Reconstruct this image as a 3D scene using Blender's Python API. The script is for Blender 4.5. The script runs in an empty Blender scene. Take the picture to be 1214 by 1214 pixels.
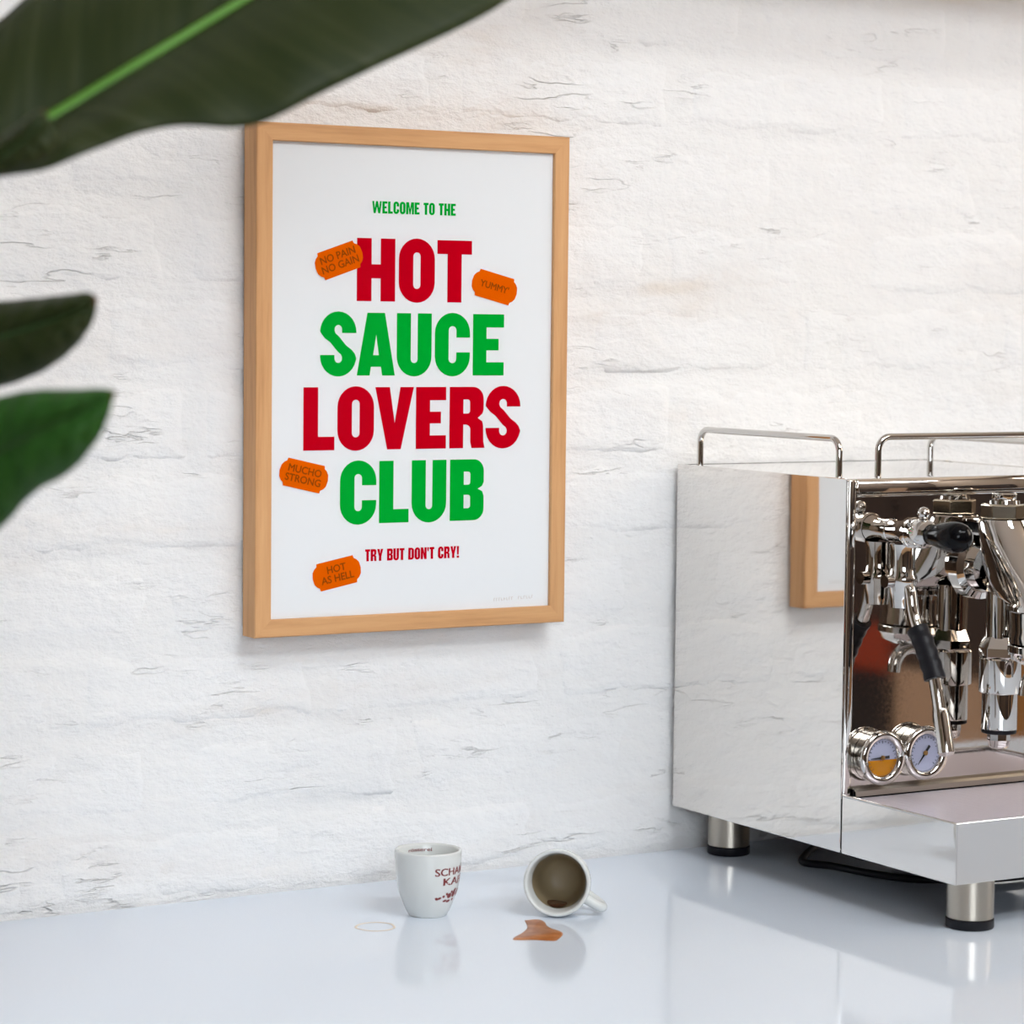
import bpy, math, random
import numpy as np
from mathutils import Matrix, Vector
from mathutils.geometry import tessellate_polygon

random.seed(7)
SC = bpy.context.scene
COL = SC.collection
PI = math.pi

# ------------------------------------------------------------------ camera
cam_data = bpy.data.cameras.new('camera')
cam_data.sensor_width = 36.0
cam_data.lens = 36.0 * 3214.36 / 1214.0
cam_data.clip_start = 0.02
cam = bpy.data.objects.new('camera', cam_data)
COL.objects.link(cam)
_r = Vector((0.86295107, -0.50518114, 0.01036681))
_u = Vector((0.02588185, 0.06468252, 0.9975702))
_f = Vector((0.5046242, 0.86058596, -0.06889287))
cam.matrix_world = Matrix(((_r.x, _u.x, -_f.x, -1.1269),
                           (_r.y, _u.y, -_f.y, -2.1805),
                           (_r.z, _u.z, -_f.z, 0.5098),
                           (0, 0, 0, 1)))
cam_data.dof.use_dof = True
cam_data.dof.focus_distance = 2.45
cam_data.dof.aperture_fstop = 6.3
SC.camera = cam

# ------------------------------------------------------------------ light and exposure
world = bpy.data.worlds.new('world')
SC.world = world
world.use_nodes = True
world.node_tree.nodes['Background'].inputs[0].default_value = (0.75, 0.85, 1.0, 1)
world.node_tree.nodes['Background'].inputs[1].default_value = 1.0
SC.view_settings.view_transform = 'Standard'
SC.view_settings.look = 'None'
SC.view_settings.gamma = 1.0
SC.view_settings.use_curve_mapping = False
SC.view_settings.exposure = 0.0
SKYLIGHT = 24.0          # radiance of the small roof light over the counter
FILLSTRIP = 16.0          # radiance of the long fill light added in the ceiling further back
DAYLIGHT = 10.0           # radiance of the street window
WARMLIGHT = 8.0          # radiance of the sunlit window on the right

# ------------------------------------------------------------------ helpers
def tag(o, label=None, cat=None, group=None, kind=None):
    if label: o['label'] = label
    if cat: o['category'] = cat
    if group: o['group'] = group
    if kind: o['kind'] = kind
    return o

def empty(name, loc):
    o = bpy.data.objects.new(name, None)
    o.empty_display_size = 0.05
    o.location = loc
    COL.objects.link(o)
    return o

def wloc(o):
    p = Vector((0, 0, 0))
    while o is not None:
        p += o.location
        o = o.parent
    return p

class MB:
    """collects shapes given in world coordinates; build() makes one mesh object"""
    def __init__(s):
        s.v = []; s.f = []
    def add(s, v, f):
        b = len(s.v)
        s.v.extend([tuple(p) for p in v])
        s.f.extend([tuple(i + b for i in q) for q in f])
        return s
    def box(s, x0, x1, y0, y1, z0, z1):
        v = [(x, y, z) for x in (x0, x1) for y in (y0, y1) for z in (z0, z1)]
        return s.add(v, [(0, 1, 3, 2), (4, 6, 7, 5), (0, 4, 5, 1), (2, 3, 7, 6), (0, 2, 6, 4), (1, 5, 7, 3)])
    def lathe(s, prof, c=(0, 0, 0), axis='z', n=48, caps=True, rot=None, phase=0.0):
        """prof: list of (radius, height along the axis)"""
        vs = []
        for r_, h in prof:
            for k in range(n):
                a = 2 * PI * k / n + phase
                p = Vector((r_ * math.cos(a), r_ * math.sin(a), h))
                if axis == 'y': p = Vector((p.x, p.z, -p.y))
                elif axis == '-y': p = Vector((p.x, -p.z, p.y))
                elif axis == 'x': p = Vector((p.z, p.y, -p.x))
                if rot is not None: p = rot @ p
                vs.append(p + Vector(c))
        fs = []
        for i in range(len(prof) - 1):
            for k in range(n):
                a = i * n + k; b = i * n + (k + 1) % n
                fs.append((a, b, b + n, a + n))
        if caps:
            fs.append(tuple(range(n))[::-1])
            m = (len(prof) - 1) * n
            fs.append(tuple(range(m, m + n)))
        return s.add(vs, fs)
    def tube(s, pts, r, n=16, caps=True):
        pts = [Vector(p) for p in pts]
        rs = r if isinstance(r, (list, tuple)) else [r] * len(pts)
        t0 = (pts[1] - pts[0]).normalized()
        up = Vector((0, 0, 1)) if abs(t0.z) < 0.9 else Vector((1, 0, 0))
        nrm = (up - t0 * up.dot(t0)).normalized()
        vs = []; prev = t0
        for i, p in enumerate(pts):
            if i == 0: t = t0
            elif i == len(pts) - 1: t = (pts[i] - pts[i - 1]).normalized()
            else: t = ((pts[i + 1] - p).normalized() + (p - pts[i - 1]).normalized()).normalized()
            q = prev.rotation_difference(t); nrm = (q @ nrm); nrm = (nrm - t * nrm.dot(t)).normalized(); prev = t
            bi = t.cross(nrm)
            for k in range(n):
                a = 2 * PI * k / n
                vs.append(p + (nrm * math.cos(a) + bi * math.sin(a)) * rs[i])
        fs = []
        for i in range(len(pts) - 1):
            for k in range(n):
                a = i * n + k; b = i * n + (k + 1) % n
                fs.append((a, b, b + n, a + n))
        if caps:
            fs.append(tuple(range(n))[::-1]); m = (len(pts) - 1) * n
            fs.append(tuple(range(m, m + n)))
        return s.add(vs, fs)
    def loft(s, rings, caps=True):
        n = len(rings[0]); vs = [p for R_ in rings for p in R_]; fs = []
        for i in range(len(rings) - 1):
            for k in range(n):
                a = i * n + k; b = i * n + (k + 1) % n
                fs.append((a, b, b + n, a + n))
        if caps:
            fs.append(tuple(range(n))[::-1]); m = (len(rings) - 1) * n
            fs.append(tuple(range(m, m + n)))
        return s.add(vs, fs)
    def prism(s, poly, f0, f1):
        """poly: 2D points, f0/f1 map a 2D point to the two end faces"""
        n = len(poly)
        return s.loft([[f0(p) for p in poly], [f1(p) for p in poly]])
    def build(s, name, m, parent=None, smooth=None, bevel=None, seg=2, sub=0):
        base = wloc(parent) if parent else Vector((0, 0, 0))
        me = bpy.data.meshes.new(name)
        me.from_pydata([tuple(Vector(p) - base) for p in s.v], [], s.f)
        me.validate()
        import bmesh
        bm = bmesh.new(); bm.from_mesh(me)
        bmesh.ops.remove_doubles(bm, verts=bm.verts, dist=1e-7)
        bmesh.ops.recalc_face_normals(bm, faces=bm.faces)
        if bevel:
            ed = [e for e in bm.edges if len(e.link_faces) == 2 and e.calc_face_angle(0) > math.radians(40)]
            bmesh.ops.bevel(bm, geom=ed, offset=bevel, segments=seg, affect='EDGES', profile=0.5, clamp_overlap=True)
        bm.to_mesh(me); bm.free()
        if smooth is not None:
            me.shade_smooth()
            me.set_sharp_from_angle(angle=math.radians(smooth))
        o = bpy.data.objects.new(name, me)
        COL.objects.link(o)
        me.materials.append(m)
        if parent: o.parent = parent
        if sub:
            md = o.modifiers.new('sub', 'SUBSURF'); md.levels = sub; md.render_levels = sub
        return o

def flat(contour_sets, mapper, name, m, parent, own=True):
    """fill 2D contours (outer + holes) and map each 2D point to 3D"""
    mb = MB()
    for cs in contour_sets:
        allp = [p for c in cs for p in c]
        tri = tessellate_polygon([[Vector((p[0], p[1], 0)) for p in c] for c in cs])
        mb.add([mapper(p) for p in allp], [tuple(t) for t in tri])
    return mb.build(name, m, parent)

def smoothpath(pts, per=8):
    """Catmull-Rom through 3D points"""
    P = [Vector(p) for p in pts]
    P = [P[0] * 2 - P[1]] + P + [P[-1] * 2 - P[-2]]
    out = []
    for i in range(1, len(P) - 2):
        for k in range(per):
            t = k / per
            a, b, c, d = P[i - 1], P[i], P[i + 1], P[i + 2]
            out.append(0.5 * ((2 * b) + (c - a) * t + (2 * a - 5 * b + 4 * c - d) * t * t + (-a + 3 * b - 3 * c + d) * t ** 3))
    out.append(P[-2])
    return out

# value noise in numpy for the painted brickwork
def _hash(ix, iy, seed):
    h = (ix.astype(np.int64) * 374761393 + iy.astype(np.int64) * 668265263 + seed * 974711) & 0xffffffff
    h = ((h ^ (h >> 13)) * 1274126177) & 0xffffffff
    h = h ^ (h >> 16)
    return (h & 0xffff) / 65535.0
def vnoise(x, y, seed=0):
    ix = np.floor(x); iy = np.floor(y); fx = x - ix; fy = y - iy
    fx = fx * fx * (3 - 2 * fx); fy = fy * fy * (3 - 2 * fy)
    a = _hash(ix, iy, seed); b = _hash(ix + 1, iy, seed); c = _hash(ix, iy + 1, seed); d = _hash(ix + 1, iy + 1, seed)
    return (a * (1 - fx) + b * fx) * (1 - fy) + (c * (1 - fx) + d * fx) * fy - 0.5
def fbm(x, y, f, octv=3, seed=0):
    s = 0; amp = 1.0
    for k in range(octv):
        s = s + amp * vnoise(x * f + 13.7 * k, y * f + 7.1 * k, seed + k); amp *= 0.5; f *= 2.03
    return s
def sstep(a, b, x):
    t = np.clip((x - a) / (b - a), 0, 1)
    return t * t * (3 - 2 * t)

# ------------------------------------------------------------------ materials
def mat(name, base, rough=0.5, metal=0.0, spec=0.5, **kw):
    m = bpy.data.materials.new(name); m.use_nodes = True
    b = m.node_tree.nodes['Principled BSDF']
    b.inputs['Base Color'].default_value = (*base, 1)
    b.inputs['Roughness'].default_value = rough
    b.inputs['Metallic'].default_value = metal
    b.inputs['Specular IOR Level'].default_value = spec
    for k, v in kw.items():
        b.inputs[k.replace('_', ' ')].default_value = v
    return m
def nd(m, t, **kw):
    n = m.node_tree.nodes.new(t)
    for k, v in kw.items(): setattr(n, k, v)
    return n
def lk(m, a, b): m.node_tree.links.new(a, b)
def noise(m, scale, detail=3, rough=0.5, coord='pos', vscale=None, ntype='FBM'):
    if coord == 'pos': src = nd(m, 'ShaderNodeNewGeometry').outputs['Position']
    else: src = nd(m, 'ShaderNodeTexCoord').outputs[coord]
    if vscale:
        mp = nd(m, 'ShaderNodeMapping'); mp.inputs['Scale'].default_value = vscale
        lk(m, src, mp.inputs['Vector']); src = mp.outputs['Vector']
    n = nd(m, 'ShaderNodeTexNoise'); n.noise_type = ntype
    n.inputs['Scale'].default_value = scale; n.inputs['Detail'].default_value = detail
    n.inputs['Roughness'].default_value = rough
    lk(m, src, n.inputs['Vector'])
    return n.outputs['Fac']
def ramp(m, src, stops):
    r_ = nd(m, 'ShaderNodeValToRGB'); e = r_.color_ramp.elements
    while len(e) < len(stops): e.new(0.5)
    for i, (p, c) in enumerate(stops):
        e[i].position = p; e[i].color = (*c, 1) if len(c) == 3 else c
    lk(m, src, r_.inputs['Fac'])
    return r_.outputs['Color']
def bsdf(m): return m.node_tree.nodes['Principled BSDF']
def bump(m, src, strength, dist):
    b = nd(m, 'ShaderNodeBump'); b.inputs['Strength'].default_value = strength; b.inputs['Distance'].default_value = dist
    lk(m, src, b.inputs['Height'])
    prev = bsdf(m).inputs['Normal']
    if prev.is_linked: lk(m, prev.links[0].from_socket, b.inputs['Normal'])
    lk(m, b.outputs['Normal'], bsdf(m).inputs['Normal'])
def emit(name, col, s):
    m = mat(name, (0, 0, 0), 0.5)
    bsdf(m).inputs['Emission Color'].default_value = (*col, 1); bsdf(m).inputs['Emission Strength'].default_value = s
    return m

M = {}
# thick old white paint over brick
def paint(name, c0, c1, tan):
    m = mat(name, c1, 0.55, spec=0.22)
    st = noise(m, 5.0, 4, 0.6, vscale=(0.45, 1, 1.7))
    col = ramp(m, st, [(0.28, tan), (0.36, c0), (0.46, c1)])
    # hairline cracks: contour lines of a stretched noise, kept only here and there
    def crack(scale, lo, hi, off, w):
        n1 = nd(m, 'ShaderNodeMath', operation='SUBTRACT'); lk(m, noise(m, scale, 4, 0.6, vscale=(0.36, 1, 1.9 + off)), n1.inputs[0]); n1.inputs[1].default_value = 0.5
        n2 = nd(m, 'ShaderNodeMath', operation='ABSOLUTE'); lk(m, n1.outputs[0], n2.inputs[0])
        n3 = nd(m, 'ShaderNodeMapRange', interpolation_type='SMOOTHSTEP'); lk(m, n2.outputs[0], n3.inputs[0])
        n3.inputs[1].default_value = 0.0; n3.inputs[2].default_value = w; n3.inputs[3].default_value = 1.0; n3.inputs[4].default_value = 0.0
        n4 = nd(m, 'ShaderNodeMapRange', interpolation_type='SMOOTHSTEP'); lk(m, noise(m, 11 + off * 9, 3, 0.6, vscale=(0.7, 1, 1.6)), n4.inputs[0])
        n4.inputs[1].default_value = lo; n4.inputs[2].default_value = hi
        n5 = nd(m, 'ShaderNodeMath', operation='MULTIPLY'); lk(m, n3.outputs[0], n5.inputs[0]); lk(m, n4.outputs[0], n5.inputs[1])
        return n5.outputs[0]
    ca = crack(13, 0.55, 0.70, 0.0, 0.014); cb = crack(34, 0.56, 0.70, 0.4, 0.026)
    mxx = nd(m, 'ShaderNodeMath', operation='MAXIMUM'); lk(m, ca, mxx.inputs[0]); lk(m, cb, mxx.inputs[1])
    mul = nd(m, 'ShaderNodeMath', operation='MULTIPLY'); lk(m, mxx.outputs[0], mul.inputs[0]); mul.inputs[1].default_value = 0.20
    mix = nd(m, 'ShaderNodeMix'); mix.data_type = 'RGBA'
    lk(m, mul.outputs[0], mix.inputs[0]); lk(m, col, mix.inputs[6]); mix.inputs[7].default_value = (0.42, 0.39, 0.36, 1)
    lk(m, mix.outputs[2], bsdf(m).inputs['Base Color'])
    neg = nd(m, 'ShaderNodeMath', operation='MULTIPLY'); lk(m, mxx.outputs[0], neg.inputs[0]); neg.inputs[1].default_value = -1.0
    bump(m, noise(m, 420, 3, 0.6), 0.30, 0.0010)
    bump(m, noise(m, 55, 5, 0.62, vscale=(0.7, 1, 1.3)), 0.7, 0.0060)
    bump(m, neg.outputs[0], 0.8, 0.0018)
    return m
M['paint'] = paint('white_wall_paint', (0.835, 0.82, 0.81), (0.86, 0.857, 0.855), (0.79, 0.745, 0.70))
M['mortar'] = paint('white_joint_paint', (0.82, 0.80, 0.785), (0.85, 0.845, 0.84), (0.77, 0.715, 0.66))
M['plaster'] = mat('warm_white_plaster', (0.72, 0.67, 0.62), 0.8, spec=0.2)
M['umber'] = mat('umber_wall_paint', (0.085, 0.062, 0.048), 0.7, spec=0.2)
M['taupe'] = mat('taupe_wall_paint', (0.22, 0.17, 0.13), 0.8, spec=0.2)
M['floor'] = mat('honey_floor_boards', (0.42, 0.24, 0.12), 0.45)
lk(M['floor'], ramp(M['floor'], noise(M['floor'], 6, 4, 0.6, vscale=(6, 0.6, 1)), [(0.3, (0.30, 0.16, 0.07)), (0.7, (0.52, 0.33, 0.18))]), bsdf(M['floor']).inputs['Base Color'])
M['walnut'] = mat('dark_walnut', (0.030, 0.020, 0.017), 0.5)
M['rust'] = mat('rust_red_paint', (0.25, 0.035, 0.015), 0.5)
M['tan'] = mat('tan_board', (0.36, 0.24, 0.16), 0.6)
M['honey'] = mat('honey_board', (0.26, 0.12, 0.035), 0.5)
M['ebony'] = mat('ebony_board', (0.014, 0.012, 0.014), 0.5)
M['sky_pane'] = emit('daylight_pane', (0.86, 0.93, 1.0), DAYLIGHT)
M['warm_pane'] = emit('sunlit_pane', (1.0, 0.86, 0.70), WARMLIGHT)
M['strip_pane'] = emit('roof_strip_pane', (0.95, 0.98, 1.0), FILLSTRIP)
M['roof_pane'] = emit('roof_light_pane', (0.92, 0.97, 1.0), SKYLIGHT)
M['white_frame'] = mat('white_joinery', (0.8, 0.8, 0.8), 0.4)
# counter: glossy, bluish white composite stone with a fine speckle
m = mat('counter_white', (0.80, 0.84, 0.90), 0.07, spec=0.55)
lk(m, ramp(m, noise(m, 900, 2, 0.5), [(0.3, (0.68, 0.755, 0.865)), (0.7, (0.74, 0.81, 0.905))]), bsdf(m).inputs['Base Color'])
M['counter'] = m
# oak frame, grain along the local x axis of each rail
m = mat('oiled_oak', (0.55, 0.32, 0.16), 0.5, spec=0.3)
g = noise(m, 60, 5, 0.65, coord='Object', vscale=(0.06, 1.0, 1.0))
lk(m, ramp(m, g, [(0.30, (0.46, 0.225, 0.092)), (0.52, (0.64, 0.345, 0.155)), (0.75, (0.74, 0.43, 0.21))]), bsdf(m).inputs['Base Color'])
bump(m, noise(m, 220, 3, 0.6, coord='Object', vscale=(0.08, 1, 1)), 0.3, 0.0006)
M['oak'] = m
M['paper'] = mat('poster_paper', (0.83, 0.84, 0.85), 0.7, spec=0.2)
M['ink_red'] = mat('poster_red', (0.54, 0.0, 0.010), 0.6, spec=0.0)
M['ink_green'] = mat('poster_green', (0.0, 0.385, 0.030), 0.6, spec=0.0)
M['ink_orange'] = mat('poster_orange', (0.78, 0.115, 0.0), 0.6, spec=0.0)
M['ink_brown'] = mat('poster_brown', (0.30, 0.062, 0.004), 0.6, spec=0.0)
M['ink_pale'] = mat('poster_pale_mark', (0.68, 0.63, 0.60), 0.6, spec=0.0)
# thin clear pane: see-through with a mirror film that follows Fresnel
m = bpy.data.materials.new('clear_pane'); m.use_nodes = True
nt = m.node_tree; nt.nodes.remove(nt.nodes['Principled BSDF'])
tr = nd(m, 'ShaderNodeBsdfTransparent'); gl = nd(m, 'ShaderNodeBsdfGlossy'); gl.inputs['Roughness'].default_value = 0.03
fr = nd(m, 'ShaderNodeFresnel'); fr.inputs['IOR'].default_value = 1.12
mx = nd(m, 'ShaderNodeMixShader')
lk(m, fr.outputs[0], mx.inputs[0]); lk(m, tr.outputs[0], mx.inputs[1]); lk(m, gl.outputs[0], mx.inputs[2])
lk(m, mx.outputs[0], nt.nodes['Material Output'].inputs['Surface'])
M['pane'] = m
M['steel'] = mat('polished_steel', (0.80, 0.775, 0.745), 0.035, 1.0)
bump(M['steel'], noise(M['steel'], 9, 2, 0.5), 0.03, 0.004)
M['mirror'] = mat('mirror_steel', (0.74, 0.70, 0.66), 0.03, 1.0)
lk(M['mirror'], ramp(M['mirror'], noise(M['mirror'], 300, 4, 0.7), [(0.35, (0.02,) * 3), (0.9, (0.10,) * 3)]), bsdf(M['mirror']).inputs['Roughness'])
M['chrome'] = mat('chrome', (0.62, 0.605, 0.585), 0.025, 1.0)
M['brushed'] = mat('brushed_steel', (0.46, 0.42, 0.36), 0.3, 1.0)
M['gauge_case'] = mat('gauge_case_steel', (0.30, 0.28, 0.25), 0.2, 1.0)
M['nut'] = mat('nickel_nut', (0.52, 0.47, 0.38), 0.16, 1.0)
M['grate'] = mat('grate_steel', (0.75, 0.70, 0.77), 0.28, 0.35)
M['black'] = mat('black_plastic', (0.003, 0.003, 0.004), 0.12, spec=0.13)
M['rubber'] = mat('black_rubber', (0.008, 0.008, 0.011), 0.4, spec=0.2)
M['under'] = mat('dark_underside', (0.05, 0.05, 0.05), 0.5, 0.6)
M['dial'] = mat('dial_white', (0.36, 0.375, 0.50), 0.4)
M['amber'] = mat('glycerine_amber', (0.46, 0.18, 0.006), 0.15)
M['ink_black'] = mat('dial_black', (0.02, 0.02, 0.02), 0.5)
M['brass'] = mat('brass', (0.55, 0.33, 0.12), 0.3, 1.0)
M['china'] = mat('white_china', (0.66, 0.68, 0.67), 0.12)
M['china_in'] = mat('coffee_filmed_china', (0.27, 0.21, 0.125), 0.4, spec=0.3)
M['cup_ink'] = mat('cup_red_print', (0.20, 0.025, 0.025), 0.4)
M['coffee'] = mat('dark_coffee', (0.055, 0.018, 0.007), 0.08)
m = mat('spilt_coffee', (0.42, 0.15, 0.045), 0.3, spec=0.15)
lk(m, ramp(m, noise(m, 70, 2, 0.5), [(0.35, (0.34, 0.105, 0.018)), (0.65, (0.52, 0.22, 0.09))]), bsdf(m).inputs['Base Color'])
M['spill'] = m
M['stain'] = mat('dried_coffee', (0.74, 0.62, 0.48), 0.3)
# leaves: veins run from the midrib (UV.v = 0.5) to the edge, tip attribute is the dried brown margin
def leafmat(name, dark, light, wax):
    m = mat(name, dark, 0.5, spec=0.16)
    uv = nd(m, 'ShaderNodeTexCoord').outputs['UV']
    mp = nd(m, 'ShaderNodeMapping'); mp.inputs['Scale'].default_value = (26, 1.6, 1)
    lk(m, uv, mp.inputs['Vector'])
    n = nd(m, 'ShaderNodeTexNoise'); n.inputs['Scale'].default_value = 1.0; n.inputs['Detail'].default_value = 3
    lk(m, mp.outputs['Vector'], n.inputs['Vector'])
    c = ramp(m, n.outputs['Fac'], [(0.35, dark), (0.62, light), (0.8, wax)])
    at = nd(m, 'ShaderNodeAttribute'); at.attribute_name = 'dry'
    mix = nd(m, 'ShaderNodeMix'); mix.data_type = 'RGBA'
    lk(m, at.outputs['Fac'], mix.inputs[0]); lk(m, c, mix.inputs[6]); mix.inputs[7].default_value = (0.16, 0.055, 0.025, 1)
    lk(m, mix.outputs[2], bsdf(m).inputs['Base Color'])
    bump(m, n.outputs['Fac'], 0.25, 0.004)
    bsdf(m).inputs['Transmission Weight'].default_value = 0.0
    return m
M['leaf_dark'] = leafmat('leaf_dark_green', (0.013, 0.022, 0.004), (0.022, 0.031, 0.008), (0.048, 0.056, 0.026))
M['leaf_fresh'] = leafmat('leaf_fresh_green', (0.014, 0.060, 0.007), (0.020, 0.078, 0.011), (0.03, 0.09, 0.03))  # brighter green where light hits this leaf, put into the colour
M['midrib'] = mat('midrib_green', (0.07, 0.21, 0.012), 0.5)
M['midrib_dark'] = mat('midrib_dark_green', (0.018, 0.055, 0.010), 0.5)
M['stem'] = mat('stem_green', (0.06, 0.14, 0.03), 0.5)
M['pot'] = mat('grey_clay', (0.32, 0.31, 0.30), 0.7)
M['soil'] = mat('soil', (0.03, 0.02, 0.012), 0.9)
# ================================================================== THE ROOM
X0, X1, Y0, Z0, Z1 = -3.2, 2.9, -4.3, -0.9, 2.6
def struct(name, mb, m, **kw):
    return tag(mb.build(name, m, **kw), kind='structure')
struct('floor', MB().box(X0, X1, Y0, 0.05, Z0 - 0.05, Z0), M['floor'])

# painted brick wall: joint bed as a relief sheet, each brick a relief piece of its own
COURSE, BRICK, JOINT, ZJ = 0.0775, 0.250, 0.010, 0.1505
def lumps(x, z):
    return 0.0020 * fbm(x, z * 1.5, 17, 3, 3) + 0.0007 * fbm(x, z, 70, 3, 9)
def sheet():
    xs = np.concatenate([[X0], np.linspace(X0, -0.75, 30)[1:], np.arange(-0.745, 1.3, 0.0055), np.linspace(1.3, X1, 24)])
    zs = np.concatenate([[Z0], np.linspace(Z0, -0.03, 12)[1:], np.arange(-0.025, 1.1, 0.0055), np.linspace(1.105, Z1, 16)])
    xs = np.unique(np.round(xs, 5)); zs = np.unique(np.round(zs, 5))
    X, Z = np.meshgrid(xs, zs)
    rowd = np.abs(((Z - ZJ) / COURSE + 0.5) % 1.0 - 0.5) * COURSE
    Yv = 0.0050 + 0.0017 * (1 - sstep(0.002, 0.011, rowd)) * sstep(-0.25, 0.15, fbm(X, Z, 6, 2, 61)) - lumps(X, Z) * 1.05 - 0.0012 * fbm(X, Z, 30, 3, 41)
    nx, nz = len(xs), len(zs)
    v = np.stack([X, Yv, Z], -1).reshape(-1, 3)
    i = np.arange(nx * nz).reshape(nz, nx)
    q = np.stack([i[:-1, :-1], i[:-1, 1:], i[1:, 1:], i[1:, :-1]], -1).reshape(-1, 4)
    me = bpy.data.meshes.new('wall_back'); me.from_pydata(v.tolist(), [], q.tolist()); me.shade_smooth()
    me.materials.append(M['mortar'])
    o = bpy.data.objects.new('wall_back', me); COL.objects.link(o)
    return tag(o, kind='structure')
wall_back = sheet()
def brick(x0, x1, z0, z1, seed):
    fine = x1 > -0.55 and x0 < 1.05 and z0 < 0.95
    st = 0.005 if fine else 0.012
    nx = max(4, int((x1 - x0) / st)); nz = max(4, int((z1 - z0) / st))
    X, Z = np.meshgrid(np.linspace(x0, x1, nx + 1), np.linspace(z0, z1, nz + 1))
    rj = random.Random(seed)
    e = np.minimum(np.minimum(X - x0, x1 - X) * 0.8, np.minimum((Z - z0) * 1.7, z1 - Z))
    e = e + 0.009 * fbm(X, Z, 40, 3, 23) + 0.006 * fbm(X, Z, 11, 2, 77)
    drop = (1 - sstep(-0.002, 0.014, e))
    tilt = rj.uniform(-.0008, .0008) * (X - (x0 + x1) / 2) / 0.12 + rj.uniform(-.0007, .0007) * (Z - (z0 + z1) / 2) / 0.035
    Yv = 0.0040 + rj.uniform(-.0006, .0006) + tilt - lumps(X, Z) + 0.0040 * drop
    # chips and shallow dents in the paint
    ch = fbm(X, Z * 1.7, 30, 3, 101)
    Yv = Yv + 0.0016 * sstep(0.33, 0.46, ch)
    Yv = np.maximum(Yv, 0.0008)
    v = np.stack([X, Yv, Z], -1).reshape(-1, 3).tolist()
    i = np.arange((nx + 1) * (nz + 1)).reshape(nz + 1, nx + 1)
    q = np.stack([i[:-1, :-1], i[:-1, 1:], i[1:, 1:], i[1:, :-1]], -1).reshape(-1, 4).tolist()
    rim = list(i[0, :]) + list(i[1:, -1]) + list(i[-1, -2::-1]) + list(i[-2:0:-1, 0])
    b = len(v)
    for k in rim: v.append([v[k][0], 0.016, v[k][2]])
    n = len(rim)
    for k in range(n): q.append([int(rim[(k + 1) % n]), int(rim[k]), b + k, b + (k + 1) % n])
    me = bpy.data.meshes.new('brick'); me.from_pydata(v, [], q); me.shade_smooth(); me.materials.append(M['paint'])
    o = bpy.data.objects.new('brick', me); COL.objects.link(o); o.parent = wall_back
k = 0
for row in range(-2, 13):
    z0 = ZJ + row * COURSE + JOINT / 2; z1 = z0 + COURSE - JOINT
    x = -1.05 + (0.125 if row % 2 else 0.0) + random.uniform(-.01, .01)
    while x < 1.45:
        w = BRICK + random.uniform(-.012, .012)
        brick(x + JOINT / 2, x + w - JOINT / 2, z0 + random.uniform(-.001, .001), z1 + random.uniform(-.0012, .0012), k)
        x += w; k += 1

# other walls with their daylight openings
def holed_wall(name, along, at, a0, a1, holes, m, th=0.06, sgn=1):
    """wall in plane x=at or y=at; holes = (a0,a1,z0,z1)"""
    mb = MB()
    cuts = sorted({a0, a1, *[h[0] for h in holes], *[h[1] for h in holes]})
    for p, q in zip(cuts[:-1], cuts[1:]):
        zz = [(Z0, Z1)]
        for h in holes:
            if h[0] <= p and q <= h[1]: zz = [(Z0, h[2]), (h[3], Z1)]
        for s0, s1 in zz:
            if along == 'x': mb.box(p, q, at - th, at, s0, s1)
            else: mb.box(min(at, at + sgn * th), max(at, at + sgn * th), p, q, s0, s1)
    return struct(name, mb, m)
holed_wall('wall_front', 'x', Y0, X0, X1, [(-2.7, -0.6, 0.55, 1.75)], M['umber'])
holed_wall('wall_left', 'y', X0, Y0, 0.05, [], M['taupe'], sgn=-1)
holed_wall('wall_right', 'y', X1, Y0, 0.05, [(-1.9, -0.9, 0.75, 2.1)], M['taupe'])
SKY = [(-0.25, 0.50, -2.75, -2.05), (-0.1, 2.7, -4.0, -3.2)]
mb = MB()
for ya, yb in ((Y0, -4.0), (-3.2, -2.75), (-2.05, 0.05)): mb.box(X0, X1, ya, yb, Z1, Z1 + .05)
for sk in SKY:
    mb.box(X0, sk[0], sk[2], sk[3], Z1, Z1 + .05); mb.box(sk[1], X1, sk[2], sk[3], Z1, Z1 + .05)
struct('ceiling', mb, M['plaster'])
w1 = struct('window_1', MB().box(-2.7, -0.6, Y0 - .035, Y0 - .03, 0.55, 1.75), M['sky_pane'])
for xx in (-2.7, -1.68, -0.66):
    MB().box(xx, xx + .06, Y0 - .03, Y0 + .02, 0.55, 1.75).build('window_bar', M['white_frame'], w1)
for zz in (0.55, 1.69):
    MB().box(-2.7, -0.6, Y0 - .03, Y0 + .02, zz, zz + .06).build('window_bar', M['white_frame'], w1)
w2 = struct('window_2', MB().box(X1 + .03, X1 + .035, -1.9, -0.9, 0.75, 2.1), M['warm_pane'])
for yy in (-1.9, -1.43, -0.96):
    MB().box(X1 - .02, X1 + .03, yy, yy + .06, 0.75, 2.1).build('window_bar', M['white_frame'], w2)
for i_, (sk, pm) in enumerate(zip(SKY, ('roof_pane', 'strip_pane'))):
    struct('window_%d' % (3 + i_), MB().box(sk[0], sk[1], sk[2], sk[3], Z1 + .03, Z1 + .035), M[pm])  # the long pane is an added fill light
# boxed-in beam on the wall just above the picture
struct('trim_3', MB().box(X0 + .01, X1 - .01, -0.20, -0.001, 0.93, 1.15), M['plaster'])
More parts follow.
